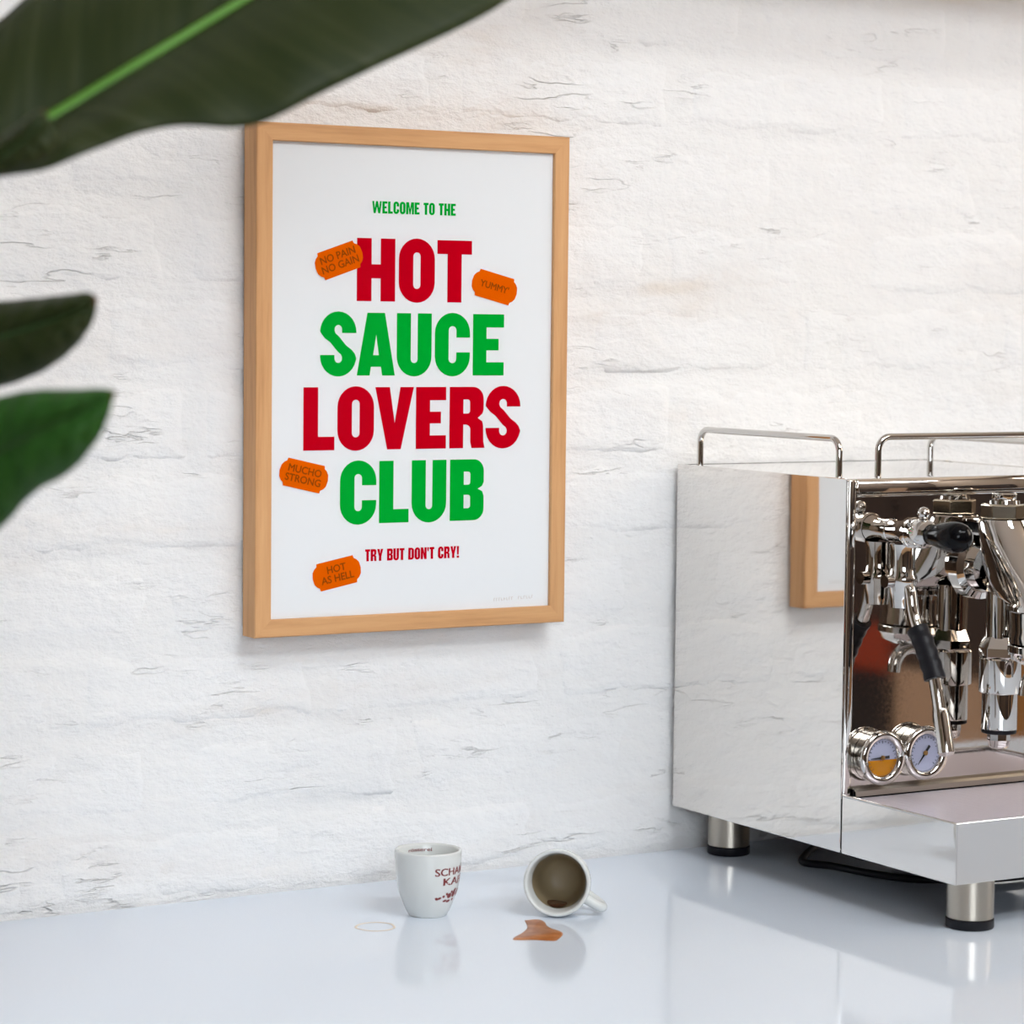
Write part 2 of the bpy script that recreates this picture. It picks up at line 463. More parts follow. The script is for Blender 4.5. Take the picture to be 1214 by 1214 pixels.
# made-up boards at the far right, coloured for their reflection in the machine
tr1 = struct('trim_1', MB().box(0.35, X1, Y0 + .001, Y0 + .03, Z0, 0.75), M['walnut'])
xx = 0.40
for i_, w in enumerate((0.42, 0.40, 0.38, 0.34, 0.36, 0.30)):
    MB().box(xx, xx + w - .02, Y0 + .03, Y0 + .05, Z0 + .08, 0.70).build('panel', M[('walnut', 'walnut', 'walnut', 'walnut', 'tan', 'walnut')[i_]], tr1, bevel=.004)
    xx += w
tr2 = struct('trim_2', MB().box(X1 - .03, X1 - .001, Y0 + .06, -2.45, Z0, 0.75), M['walnut'])
for ya, yb, za, zb, pm in ((-4.20, -3.76, -.82, .70, 'walnut'), (-3.74, -3.38, -.18, .70, 'walnut'), (-3.74, -3.38, -.30, -.19, 'rust'), (-3.74, -3.38, -.82, -.31, 'ebony'),
                            (-3.36, -3.02, -.27, .70, 'walnut'), (-3.36, -3.02, -.82, -.28, 'tan'), (-3.00, -2.50, -.21, .70, 'walnut'), (-3.00, -2.50, -.82, -.22, 'honey')):
    MB().box(X1 - .05, X1 - .03, ya, yb, za, zb).build('panel', M[pm], tr2, bevel=.004)

# ================================================================== COUNTER
ct = MB().box(-2.4, 2.2, -0.95, -0.0005, -0.04, 0.0).build('countertop', M['counter'], bevel=.003)
tag(ct, 'glossy bluish white stone countertop along the painted brick wall', 'countertop')
cb = empty('counter_cabinet', (0, -0.36, -0.9))
tag(cb, 'white base cabinet carrying the glossy countertop', 'cabinet')
MB().box(-2.38, 2.18, -0.88, -0.01, -0.80, -0.0405).build('body', M['white_frame'], cb)
MB().box(-2.38, 2.18, -0.82, -0.01, -0.90, -0.80).build('plinth', M['under'], cb)
for i_ in range(8):
    a = -2.36 + i_ * 0.566
    MB().box(a, a + .556, -0.902, -0.881, -0.79, -0.06).build('door', M['white_frame'], cb, bevel=.002)

# ================================================================== FRAMED POSTER
FX0, FX1, FZ0, FZ1, FT, RW = -0.1235, 0.1949, 0.2326, 0.6835, 0.0254, 0.0158
PY = -0.0210                          # face of the paper
fp = empty('framed_poster', ((FX0 + FX1) / 2, 0, FZ0))
tag(fp, 'framed lettered poster with oak frame hanging on the white brick wall', 'poster')
fw, fh = FX1 - FX0, FZ1 - FZ0
def rail(L, loc, rz):
    """rail of length L along local x, outer edge at local z = 0, mitred at 45 degrees"""
    prof = [(0, 0), (0, -FT + .0008), (0.0008, -FT), (RW - .0008, -FT), (RW, -FT + .0008), (RW, -0.0213), (0.010, -0.0213), (0.010, 0)]
    rings = []
    for side in (0, 1):
        rings.append([(d if side == 0 else L - d, y, d) for d, y in prof])
    mb = MB().loft(rings)
    o = mb.build('frame_rail', M['oak'])
    o.parent = fp
    o.location = Vector(loc) - fp.location
    o.rotation_euler = (0, rz, 0)
    return o
rail(fw, (FX0, 0, FZ0), 0)
rail(fw, (FX1, 0, FZ1), PI)
rail(fh, (FX1, 0, FZ0), -PI / 2)
rail(fh, (FX0, 0, FZ1), PI / 2)
paper = MB().box(FX0 + RW - .004, FX1 - RW + .004, PY, PY + .004, FZ0 + RW - .004, FZ1 - RW + .004).build('print', M['paper'], fp)
MB().box(FX0 + RW - .0001, FX1 - RW + .0001, PY - .0024, PY - .0016, FZ0 + RW - .0001, FZ1 - RW + .0001).build('glass_pane', M['pane'], fp)
MB().box(FX0 + .0102, FX1 - .0102, -.0165, -.001, FZ0 + .0102, FZ1 - .0102).build('backing_board', M['tan'], fp)

# ---- condensed heavy grotesque drawn as contours; w,h box, s stem, t bar
def arc(cx, cy, rx, ry, a0, a1, n=14):
    return [(cx + rx * math.cos(math.radians(a0 + (a1 - a0) * i / n)), cy + ry * math.sin(math.radians(a0 + (a1 - a0) * i / n))) for i in range(n + 1)]
def gly(ch, w, h, s, t):
    o = 0.015 * h
    R_ = w / 2; ry = min(R_ * 1.0, h * .45); ri = (w - 2 * s) / 2; riy = ri * 1.0
    if ch == 'H':
        y0, y1 = .365 * h, .365 * h + t
        return [[[(0, 0), (s, 0), (s, y0), (w - s, y0), (w - s, 0), (w, 0), (w, h), (w - s, h), (w - s, y1), (s, y1), (s, h), (0, h)]]]
    if ch == 'T':
        a = (w - s) / 2
        return [[[(a, 0), (a + s, 0), (a + s, h - t), (w, h - t), (w, h), (0, h), (0, h - t), (a, h - t)]]]
    if ch == 'L':
        return [[[(0, 0), (w, 0), (w, t), (s, t), (s, h), (0, h)]]]
    if ch == 'E':
        m0 = .5 * h - t * .42; m1 = .5 * h + t * .46
        return [[[(0, 0), (w, 0), (w, t), (s, t), (s, m0), (w * .83, m0), (w * .83, m1), (s, m1), (s, h - t), (w, h - t), (w, h), (0, h)]]]
    if ch == 'O':
        out = arc(R_, h - ry + o, R_, ry, 0, 180) + arc(R_, ry - o, R_, ry, 180, 360)
        inn = arc(R_, h - t - riy + o, ri, riy, 0, 180) + arc(R_, t + riy - o, ri, riy, 180, 360)
        return [[out, inn]]
    if ch == 'D':
        out = [(0, 0)] + arc(w - R_ * .9, ry * .9, R_ * .9, ry * .9, -90, 0) + arc(w - R_ * .9, h - ry * .9, R_ * .9, ry * .9, 0, 90) + [(0, h)]
        inn = [(s, t * .9), (w - s - ri, t * .9)] + arc(w - s - ri, t * .9 + ri, ri, ri, -90, 0) + arc(w - s - ri, h - t * .9 - ri, ri, ri, 0, 90) + [(s, h - t * .9)]
        return [[out, inn]]
    if ch == 'U':
        c = [(0, h), (s, h)] + arc(R_, t + riy - o, ri, riy, 180, 360) + [(w - s, h), (w, h)] + arc(R_, ry - o, R_, ry, 360, 180)
        return [[c]]
    if ch == 'C':
        c = [(w, .615 * h), (w - s, .615 * h)] + arc(R_, h - t - riy + o, ri, riy, 0, 180) + arc(R_, t + riy - o, ri, riy, 180, 360) + [(w - s, .375 * h), (w, .375 * h)] + arc(R_, ry - o, R_, ry, 360, 180) + arc(R_, h - ry + o, R_, ry, 180, 0)
        return [[c]]
    if ch == 'S':
        # right terminal, over the top, diagonal spine, round the bottom, left terminal
        iy = ri * 1.05
        inner_top = arc(R_, h - t - iy + o, ri, iy, 0, 180)
        inner_bot = arc(R_, t + iy - o, ri, iy, 180, 360)
        out_top = arc(R_, h - ry + o, R_, ry, 0, 180)
        out_bot = arc(R_, ry - o, R_, ry, 180, 360)
        c = [(w, .675 * h), (w - s, .675 * h)] + inner_top
        c += [(s, .705 * h), (s + .03 * w, .665 * h), (s + .12 * w, .62 * h), (.72 * w, .475 * h), (.87 * w, .41 * h), (.96 * w, .345 * h), (w, .27 * h)]
        c += out_bot[::-1]
        c += [(0, .325 * h), (s, .325 * h)] + inner_bot
        c += [(w - s, .295 * h), (w - s - .03 * w, .335 * h), (w - s - .12 * w, .38 * h), (.28 * w, .525 * h), (.13 * w, .59 * h), (.04 * w, .655 * h), (0, .73 * h)]
        c += out_top[::-1]
        return [[c]]
    if ch == 'A':
        a = .27 * w
        out = [(0, 0), (.335 * w, 0), (.37 * w, .14 * h), (.63 * w, .14 * h), (.665 * w, 0), (w, 0), (.73 * w, h), (.27 * w, h)]
        hole = [(.425 * w, .325 * h), (.575 * w, .325 * h), (.505 * w, .65 * h)]
        return [[out, hole]]
    if ch == 'V':
        return [[[(.315 * w, 0), (.665 * w, 0), (w, h), (.65 * w, h), (.505 * w, .42 * h), (.375 * w, h), (0, h)]]]
    if ch == 'R':
        rb = .30 * w
        out = [(0, 0), (s, 0), (s, .385 * h), (s + .06 * w, .385 * h)] + arc(s + .06 * w, .385 * h - .12 * w, .14 * w, .12 * w, 90, 0, 6) + [(s + .2 * w, .10 * h), (s + .24 * w, 0), (w, 0), (.965 * w, .10 * h), (.955 * w, .36 * h), (.93 * w, .435 * h), (.80 * w, .49 * h), (.93 * w, .56 * h)]
        out += [(.965 * w, .62 * h)] + arc(.965 * w - rb, h - rb, rb, rb, 0, 90, 8) + [(0, h)]
        r2 = .07 * w
        hole = [(s, .565 * h)] + arc(.58 * w - r2, .565 * h + r2, r2, r2, -90, 0, 4) + arc(.58 * w - r2, .795 * h - r2, r2, r2, 0, 90, 4) + [(s, .795 * h)]
        return [[out, hole]]
    if ch == 'B':
        rb = .30 * w
        out = [(0, 0)] + arc(w - rb, rb, rb, rb, -90, 0, 8) + [(w, .40 * h), (.95 * w, .475 * h), (.82 * w, .515 * h), (.95 * w, .56 * h), (w, .63 * h)] + arc(w - rb, h - rb, rb, rb, 0, 90, 8) + [(0, h)]
        r2 = .07 * w; xr = .60 * w
        h1 = [(s, .20 * h)] + arc(xr - r2, .20 * h + r2, r2, r2, -90, 0, 4) + arc(xr - r2, .42 * h - r2, r2, r2, 0, 90, 4) + [(s, .42 * h)]
        h2 = [(s, .585 * h)] + arc(xr - r2, .585 * h + r2, r2, r2, -90, 0, 4) + arc(xr - r2, .80 * h - r2, r2, r2, 0, 90, 4) + [(s, .80 * h)]
        return [[out, h1, h2]]
    if ch == 'N':
        return [[[(0, 0), (s * .95, 0), (s * .95, .52 * h), (w - s * .95, 0), (w, 0), (w, h), (w - s * .95, h), (w - s * .95, .50 * h), (s, h), (0, h)]]]
    if ch == 'M':
        return [[[(0, 0), (s * .9, 0), (s * .9, .62 * h), (.43 * w, 0), (.57 * w, 0), (w - s * .9, .62 * h), (w - s * .9, 0), (w, 0), (w, h), (w - s * 1.2, h), (.5 * w, .42 * h), (s * 1.2, h), (0, h)]]]
    if ch == 'W':
        return [[[(.15 * w, 0), (.37 * w, 0), (.5 * w, .55 * h), (.63 * w, 0), (.85 * w, 0), (w, h), (.80 * w, h), (.725 * w, .42 * h), (.60 * w, h), (.40 * w, h), (.275 * w, .42 * h), (.20 * w, h), (0, h)]]]
    if ch == 'Y':
        a = (w - s) / 2
        return [[[(a, 0), (a + s, 0), (a + s, .38 * h), (w, h), (w - s * .98, h), (.5 * w, .62 * h), (s * .98, h), (0, h), (a, .38 * h)]]]
    if ch == '!':
        return [[[(0, 0), (w, 0), (w, .19 * h), (0, .19 * h)]], [[(w * .15, .27 * h), (w * .85, .27 * h), (w, h), (0, h)]]]
    if ch == "'":
        return [[[(w * .2, .66 * h), (w * .8, .66 * h), (w, h), (0, h)]]]
    return []
def word(text_boxes, z0, h, ratio_s, ratio_t, m, name, y):
    cs = []
    for ch, xa, xb in text_boxes:
        for g_ in gly(ch, xb - xa, h, ratio_s * h, ratio_t * h):
            cs.append([[(xa + p[0], z0 + p[1]) for p in c] for c in g_])
    return flat(cs, lambda p: (p[0], y, p[1]), name, m, paper)
YT = PY - .0003
HH = 0.0560
word([('H', -.0233, .0152), ('O', .0189, .0557), ('T', .0582, .0941)], .5295, HH, .262, .222, M['ink_red'], 'lettering', YT)
word([('S', -.0593, -.0234), ('A', -.0228, .0156), ('U', .0174, .0530), ('C', .0564, .0929), ('E', .0960, .1287)], .4632, HH, .255, .215, M['ink_green'], 'lettering', YT)
word([('L', -.0754, -.0447), ('O', -.0418, -.0052), ('V', -.0040, .0352), ('E', .0375, .0686), ('R', .0722, .1092), ('S', .1101, .1470)], .3968, HH, .258, .215, M['ink_red'], 'lettering', YT)
word([('C', -.0388, -.0024), ('L', .0006, .0307), ('U', .0337, .0695), ('B', .0733, .1088)], .3305, HH, .258, .218, M['ink_green'], 'lettering', YT)
WD = dict(W=.86, E=.46, L=.43, C=.52, O=.53, M=.72, T=.46, H=.55, R=.55, Y=.56, B=.54, U=.53, D=.54, N=.56)
WD.update({' ': .25, "'": .16, '!': .22})
def line(txt, xa, xb, z0, h, m):
    gap = .055; tot = sum(WD[c] for c in txt) + gap * (len(txt) - 1)
    k = (xb - xa) / tot; x = xa; out = []
    for c in txt:
        if c != ' ': out.append((c, x, x + WD[c] * k))
        x += (WD[c] + gap) * k
    return word(out, z0, h, .225, .19, m, 'lettering', YT)
line('WELCOME TO THE', -.0084, .0768, .6078, .0108, M['ink_green'])
line("TRY BUT DON'T CRY!", -.0132, .0834, .2964, .0108, M['ink_red'])

# plain sans text for stickers and cups
def font_mesh(txt, size, bold=0.0, xscale=1.0, align='CENTER', spacing=1.0):
    cu = bpy.data.curves.new('t', 'FONT'); cu.body = txt; cu.size = size; cu.offset = bold
    cu.align_x = align; cu.align_y = 'CENTER'; cu.space_character = spacing; cu.resolution_u = 4; cu.space_line = 0.92
    ob = bpy.data.objects.new('t', cu); COL.objects.link(ob)
    dg = bpy.context.evaluated_depsgraph_get()
    me = bpy.data.meshes.new_from_object(ob.evaluated_get(dg))
    v = [(p.co.x * xscale, p.co.y) for p in me.vertices]; f = [tuple(q.vertices) for q in me.polygons]
    bpy.data.objects.remove(ob); bpy.data.curves.remove(cu); bpy.data.meshes.remove(me)
    return v, f
def sticker(cx, cz, deg, txt, size):
    L, hgt = .0367, .0250
    half = [(L / 2, hgt / 2), (L / 2 + .0006, .0098), (L / 2 + .0030, .0082), (L / 2 + .0052, .0052), (L / 2 + .0060, 0), (L / 2 + .0052, -.0052), (L / 2 + .0030, -.0082), (L / 2 + .0006, -.0098), (L / 2, -hgt / 2)]
    poly = half + [(-a, -b) for a, b in half]
    ca, sa = math.cos(math.radians(deg)), math.sin(math.radians(deg))
    tf = lambda p, y: (cx + p[0] * ca - p[1] * sa, y, cz + p[0] * sa + p[1] * ca)
    st = flat([[poly]], lambda p: tf(p, YT - .0003), 'sticker', M['ink_orange'], paper)
    v, f = font_mesh(txt, size, 0.0, 0.98)
    mb = MB()
    for q, (dx, dz) in enumerate(((-.00016, 0), (.00016, 0), (0, .00014), (0, -.00014))):
        mb.add([tf((p[0] + dx, p[1] + dz), YT - .0006 - q * .00002) for p in v], f)
    mb.build('sticker_text', M['ink_brown'], paper)
sticker(-.0413, .5652, 19.2, 'NO PAIN\nNO GAIN', .0092)
sticker(.1180, .5440, -14.0, "YUMMY'", .0086)
sticker(-.0748, .3748, -12.8, 'MUCHO\nSTRONG', .0092)
sticker(-.0416, .2868, 10.9, 'HOT\nAS HELL', .0092)
# the faint illegible signature in the lower right corner of the print
mb = MB(); rs = random.Random(3); x = .1205
for i_ in range(14):
    if i_ == 8: x += .0045
    a = .0016 + rs.uniform(0, .0006); zb = .2548 + (x - .1205) * .03
    hh = .0028
    mb.add([(x, YT, zb), (x + .0007, YT, zb), (x + .0007, YT, zb + hh), (x, YT, zb + hh)], [(0, 1, 2, 3)])
    k = rs.choice((0, .45, .85))
    mb.add([(x + .0007, YT, zb + hh * k), (x + a, YT, zb + hh * k), (x + a, YT, zb + hh * k + .0006), (x + .0007, YT, zb + hh * k + .0006)], [(0, 1, 2, 3)])
    x += a + .0009
mb.build('signature_mark', M['ink_pale'], paper)
# ================================================================== ESPRESSO CUPS
CUP_OUT = [(.0002, .0012), (.0150, .0010), (.0164, 0.0), (.0169, .0010), (.0187, .0039), (.0206, .0083), (.0224, .0131), (.0244, .0182), (.0261, .0237), (.0273, .0300), (.0281, .0379), (.0286, .0450), (.0289, .0510), (.0290, .0552), (.0288, .0564)]
CUP_IN = [(.0282, .0570), (.0272, .0571), (.0262, .0566), (.0256, .0552), (.0248, .0500), (.0237, .0430), (.0229, .0370), (.0215, .0260), (.0190, .0160), (.0150, .0092), (.0080, .0072), (.0002, .0070)]
HANDLE = [(.0262, .0440), (.0330, .0462), (.0395, .0440), (.0432, .0385), (.0430, .0310), (.0392, .0235), (.0320, .0185), (.0228, .0160)]
def rlook(prof, z):
    for (r0, z0), (r1, z1) in zip(prof[:-1], prof[1:]):
        if min(z0, z1) <= z <= max(z0, z1) and z1 != z0: return r0 + (r1 - r0) * (z - z0) / (z1 - z0)
    return prof[-1][0]
def make_cup(name, loc, rot, handle_az):
    """rot: local axes to world; handle_az: local azimuth of the handle"""
    o = empty(name, loc); L = Vector(loc)
    mb = MB().lathe(CUP_OUT + CUP_IN, (0, 0, 0), n=64, caps=False)
    mb.v = [rot @ Vector(p) + L for p in mb.v]
    mb.build('cup_body', M['china'], o, smooth=50)
    pts = smoothpath([(r_ * math.cos(handle_az), r_ * math.sin(handle_az), z) for r_, z in HANDLE], 5)
    mb = MB().tube(pts, [.0042 if 3 < i < len(pts) - 4 else .0046 for i in range(len(pts))], n=14)
    mb.v = [rot @ Vector(p) + L for p in mb.v]
    mb.build('handle', M['china'], o, smooth=60)
    return o
# upright cup, the print turned towards the machine
C1 = Vector((-0.0148, -0.1467, 0.0002))
to_cam = Vector((-1.1269 - C1.x, -2.1805 - C1.y, 0)).normalized()
a_cam = math.atan2(to_cam.y, to_cam.x)
cup1 = make_cup('espresso_cup', C1, Matrix.Identity(3), a_cam + PI)
tag(cup1, 'upright white espresso cup with red print standing on the countertop', 'cup', 'espresso cups')
def wrap_out(a, z):      # a: angle from the camera side, growing to the right
    r_ = rlook(CUP_OUT, z) + .00012; t = a_cam + a
    return (C1.x + r_ * math.cos(t), C1.y + r_ * math.sin(t), C1.z + z)
def cup_text(txt, size, ac, zc, width):
    v, f = font_mesh(txt, size, .00004)
    x0 = min(p[0] for p in v); x1 = max(p[0] for p in v); k = width / (x1 - x0)
    mb = MB()
    for dx in (-.00022, 0, .00022):
        mb.add([wrap_out(ac + (p[0] + dx - (x0 + x1) / 2) * k / .0281, zc + p[1]) for p in v], f)
    mb.build('printed_text', M['cup_ink'], cup1)
cup_text('SCHAMONG', .0092, math.radians(74), .0412, .0600)
cup_text('KAFFEE', .0092, math.radians(74), .0326, .0440)
blobs = [(18, .0218, 4.0, .0013, -20), (24, .0222, 4.5, .0011, 15), (33, .0238, 3.0, .0012, 0), (40, .0262, 2.5, .0013, 60), (47, .0240, 6.0, .0024, 0), (38, .0190, 5.0, .0011, 10), (48, .0182, 6.0, .0013, 5),
         (52, .0278, 3.0, .0013, 40), (60, .0250, 6.0, .0030, 0), (62, .0290, 5.0, .0014, 30), (62, .0190, 3.0, .0020, 80), (74, .0255, 6.0, .0034, 0), (88, .0250, 6.0, .0030, 0), (100, .0240, 6.0, .0024, 0), (112, .0235, 3.0, .0012, 0), (122, .0222, 5.0, .0012, -10)]
mb = MB()
for a, z, ra, rz, dg_ in blobs:
    n = 12; ring = []
    for k in range(n):
        t = 2 * PI * k / n; u = ra * math.radians(1) * .0265 * math.cos(t); w = rz * math.sin(t)
        c_, s_ = math.cos(math.radians(dg_)), math.sin(math.radians(dg_))
        ring.append(wrap_out(math.radians(a) + (u * c_ - w * s_) / .0265, .0195 + (z - .0235) * .85 + u * s_ + w * c_))
    mb.add(ring, [tuple(range(n))])
mb.build('printed_flower', M['cup_ink'], cup1)
v, f = font_mesh('rösterei', .0044, .00005); x0 = min(p[0] for p in v); x1 = max(p[0] for p in v)
mb = MB()
def wrap_in(p):
    a = math.radians(-44) + math.radians(52) * (p[0] - x0) / (x1 - x0)
    r_ = .0244; t = a_cam + PI - a; z = .0518 + p[1]
    return (C1.x + r_ * math.cos(t), C1.y + r_ * math.sin(t), C1.z + z)
mb.add([wrap_in(p) for p in v], f); mb.build('printed_text', M['cup_ink'], cup1)

# tipped cup, mouth towards the viewer
TILT = math.radians(6.5)
mdir_h = Vector((-0.616, -0.797, 0)).normalized()
ax = (mdir_h * math.cos(TILT) + Vector((0, 0, math.sin(TILT)))).normalized()
side = Vector((-mdir_h.y, mdir_h.x, 0)); side = -side if side.x < 0 else side      # to the right of the viewer
upv = ax.cross(side); upv = -upv if upv.z < 0 else upv
rot2 = Matrix((side, upv, ax)).transposed()
low = min((z * ax.z - r_ * upv.z) for r_, z in CUP_OUT + CUP_IN)
mouth = Vector((0.0767, -0.2106, 0))
C2 = Vector((mouth.x - ax.x * .057, mouth.y - ax.y * .057, -low + .0002))
cup2 = make_cup('espresso_cup', C2, rot2, math.radians(-29))
tag(cup2, 'white espresso cup tipped on its side, brown inside, beside spilt coffee', 'cup', 'espresso cups')
film = [(r_ - .0002, z + (.0002 if z < .02 else 0)) for r_, z in CUP_IN[6:]]
film = [(rlook(CUP_IN[3:], .0410) - .0002, .0410)] + film
mb = MB().lathe(film, n=64, caps=False); mb.v = [rot2 @ Vector(p) + C2 for p in mb.v]
mb.build('coffee_film', M['china_in'], cup2, smooth=60)
# last coffee pooled against the lower inner wall
n = 24; ring = []; cen = []
for k in range(n):
    t = 2 * PI * k / n
    z = .0300 + .0110 * math.sin(t); w = .0105 * math.cos(t)
    r_ = rlook(CUP_IN[3:], z) - .0006
    a = -PI / 2 - .10 + w / .025
    ring.append(rot2 @ Vector((r_ * math.cos(a), r_ * math.sin(a) + .0006, z)) + C2)
mb = MB().add(ring, [tuple(range(n))]); mb.build('coffee_pool', M['coffee'], cup2)

# spilt coffee: a thin puddle with a rounded rim
SP = [(.0469, -.2072), (.0592, -.2094), (.0585, -.2219), (.0523, -.2355), (.0509, -.2474), (.0517, -.2603), (.0467, -.2700), (.0363, -.2808), (.0290, -.2850), (.0158, -.2741), (.0022, -.2669), (.0051, -.2603), (.0175, -.2505), (.0312, -.2370), (.0391, -.2244)]
sp = [(p.x, p.y) for p in smoothpath([(a, b, 0) for a, b in SP] + [(SP[0][0], SP[0][1], 0)], 5)[:-1]]
cx_ = sum(p[0] for p in sp) / len(sp); cy_ = sum(p[1] for p in sp) / len(sp)
def inset(k, z): return [(p[0] + (cx_ - p[0]) * k, p[1] + (cy_ - p[1]) * k, z) for p in sp]
mb = MB(); r0 = inset(0, .0002); r1 = inset(.02, .0006); r2 = inset(.06, .0009); n = len(sp)
mb.loft([r0, r1, r2], caps=False)
tri = tessellate_polygon([[Vector(p) for p in r2]]); mb.add(r2, [tuple(t) for t in tri])
tag(mb.build('coffee_spill', M['spill'], smooth=60), 'orange brown puddle of spilt coffee on the countertop before the tipped cup', 'coffee spill')
# dried ring left by a cup
mb = MB(); n = 64; rings = []
for rr, z in ((.0152, .0001), (.0156, .0003), (.0170, .0003), (.0174, .0001)):
    rings.append([((-.0772) + rr * (1 + .03 * math.sin(3 * t) + .02 * math.sin(7 * t)) * math.cos(t), -.1690 + rr * (1 + .02 * math.sin(2 * t)) * math.sin(t), z) for t in [2 * PI * k / n for k in range(n)]])
mb.loft(rings, caps=False)
tag(mb.build('coffee_ring', M['stain'], smooth=60), 'faint tan coffee ring dried on the countertop left of the upright cup', 'coffee stain')

# ================================================================== ESPRESSO MACHINE
MX0, MX1, MYB, MYF, MZB, MZT, MYT = 0.3341, 0.6385, -0.004, -0.2725, 0.044, 0.3775, -0.4303
MXC = (MX0 + MX1) / 2; PNL = -0.2705
em = empty('espresso_machine', (MXC, -0.21, 0))
tag(em, 'polished steel espresso machine with gauges and steam wand on the countertop', 'espresso machine')
for xa, xb in ((MX0, MX0 + .0018), (MX1 - .0018, MX1)):
    MB().box(xa, xb, MYF + .0012, MYB, MZB, MZT).build('side_panel', M['steel'], em, bevel=.0006)
for xa, xb in ((MX0 + .0019, MX0 + .0112), (MX1 - .0112, MX1 - .0019)):
    MB().box(xa, xb, MYF, MYF + .012, MZB + .001, MZT - .0005).build('corner_post', M['steel'], em, smooth=40, bevel=.0025, seg=4)
MB().box(MX0 + .0019, MX1 - .0019, MYB - .002, MYB, MZB, MZT - .0005).build('back_panel', M['steel'], em)
MB().box(MX0 + .0019, MX1 - .0019, MYF + .013, MYB - .0021, MZT - .003, MZT - .0008).build('top_panel', M['steel'], em, bevel=.0004)
MB().prism([(MYF - .0022, .3648), (MYF - .0010, .3735), (MYF + .0012, MZT - .0004), (MYF + .0125, MZT - .0004), (MYF + .0125, .3648)], lambda p: (MX0 + .0114, p[0], p[1]), lambda p: (MX1 - .0114, p[0], p[1])).build('top_lip', M['steel'], em, smooth=40, bevel=.0008)
MB().tube([(MX0 + .0116, MYF + .001, .3620), (MX1 - .0116, MYF + .001, .3620)], .0014, n=10).build('panel_fold', M['chrome'], em, smooth=50)
MB().box(MX0 + .0114, MX1 - .0114, PNL, PNL + .0015, .0950, .3640).build('front_panel', M['mirror'], em)
fl = [(-.2705, .1025), (-.2772, .1014), (-.2790, .0992), (-.2790, .0945), (-.2778, .0945), (-.2778, .0985), (-.2765, .1003), (-.2705, .1010)]
MB().prism(fl, lambda p: (MX0 + .0114, p[0], p[1]), lambda p: (MX1 - .0114, p[0], p[1])).build('panel_flange', M['brushed'], em)
MB().box(MX0 + .0125, MX1 - .0125, -.2740, -.2720, .0920, .0990).build('shadow_gap', M['rubber'], em)  # solid black strip stands in for the shade under the flange
MB().box(MX0 + .0019, MX1 - .0019, MYF + .013, MYB - .0025, MZB + .002, MZB + .004).build('base_plate', M['under'], em)
# drip tray
tray = empty('drip_tray', (MXC, -0.35, MZB)); tray.parent = em; tray.location = Vector((MXC, -0.35, MZB)) - em.location
def tbox(name, m, *a, bevel=None): return MB().box(*a).build(name, m, tray, bevel=bevel)
TZ = .0956; TB = -.2740
tbox('tray_wall', M['steel'], MX0, MX0 + .0015, MYT, TB, MZB, TZ, bevel=.0004)
tbox('tray_wall', M['steel'], MX1 - .0015, MX1, MYT, TB, MZB, TZ, bevel=.0004)
tbox('tray_wall', M['steel'], MX0 + .0016, MX1 - .0016, MYT, MYT + .0015, MZB, TZ, bevel=.0004)
tbox('tray_wall', M['steel'], MX0 + .0016, MX1 - .0016, TB - .0015, TB, MZB, .0915)
tbox('tray_floor', M['under'], MX0 + .0016, MX1 - .0016, MYT + .0016, TB - .0016, MZB + .001, MZB + .003)
MB().tube([(MX0 + .0008, TB, TZ), (MX0 + .0008, MYT + .0008, TZ), (MX1 - .0008, MYT + .0008, TZ), (MX1 - .0008, TB, TZ)], .0013, n=8).build('tray_rim', M['chrome'], tray, smooth=50)
mb = MB(); y = TB - .006
while y > MYT + .006:
    mb.box(MX0 + .006, MX1 - .006, y - .0021, y + .0021, .0918, .0930); y -= .0050
for xa in (MX0 + .0042, MX1 - .0062):
    mb.box(xa, xa + .002, MYT + .0045, TB - .004, .0912, .0932)
for xa in (MX0 + .08, MXC, MX1 - .08): mb.box(xa - .003, xa + .003, MYT + .004, TB - .004, .0895, .0917)
gr = mb.build('grate', M['grate'], tray); tag(gr, 'slotted steel drip grate with a violet sheen', kind='stuff')
# feet
for fx, fy in ((.3667 + .006, -.4045), (.3747, -.0421), (MX1 - .037, -.4045), (MX1 - .037, -.0421)):
    ft = MB().lathe([(.0195, .0085), (.0203, .0093), (.0203, MZB + .0012)], (fx, fy, 0), n=40).build('foot', M['brushed'], em, smooth=40)
    MB().lathe([(.0200, 0.0003), (.0207, .0012), (.0207, .0080), (.0200, .0086)], (fx, fy, 0), n=40).build('foot_pad', M['rubber'], ft, smooth=40)
MB().lathe([(.001, .0310), (.020, .0318), (.036, .0360), (.044, .0450)], (.392, -.262, 0), n=40).build('drain_cup', M['rubber'], em, smooth=60)
MB().box(.44, .56, -.25, -.12, .018, .0455).build('pump_housing', M['rubber'], em, bevel=.004)  # added dark box, put here for its reflection in the counter
# cup rails
def rail_path(a, b, z0, z1, r_=.012):
    a = Vector(a); b = Vector(b); d = (b - a).normalized(); pts = [Vector((a.x, a.y, z0))]
    for k in range(7):
        t = PI / 2 * k / 6; pts.append(Vector((a.x, a.y, z1 - r_)) + d * r_ * (1 - math.cos(t)) + Vector((0, 0, r_ * math.sin(t))))
    for k in range(7):
        t = PI / 2 * k / 6; pts.append(Vector((b.x, b.y, z1 - r_)) - d * r_ * (1 - math.sin(t)) + Vector((0, 0, r_ * math.cos(t))))
    pts.append(Vector((b.x, b.y, z0))); return pts
for a, b, z1 in (((.3455, -.026, 0), (.3455, -.245, 0), .4115), ((MX1 - .0115, -.026, 0), (MX1 - .0115, -.245, 0), .4020), ((.3837, -.252, 0), (MX1 - .0496, -.252, 0), .4130)):
    MB().tube(rail_path(a, b, MZT - .001, z1), .0031, n=14).build('cup_rail', M['chrome'], em, smooth=60)
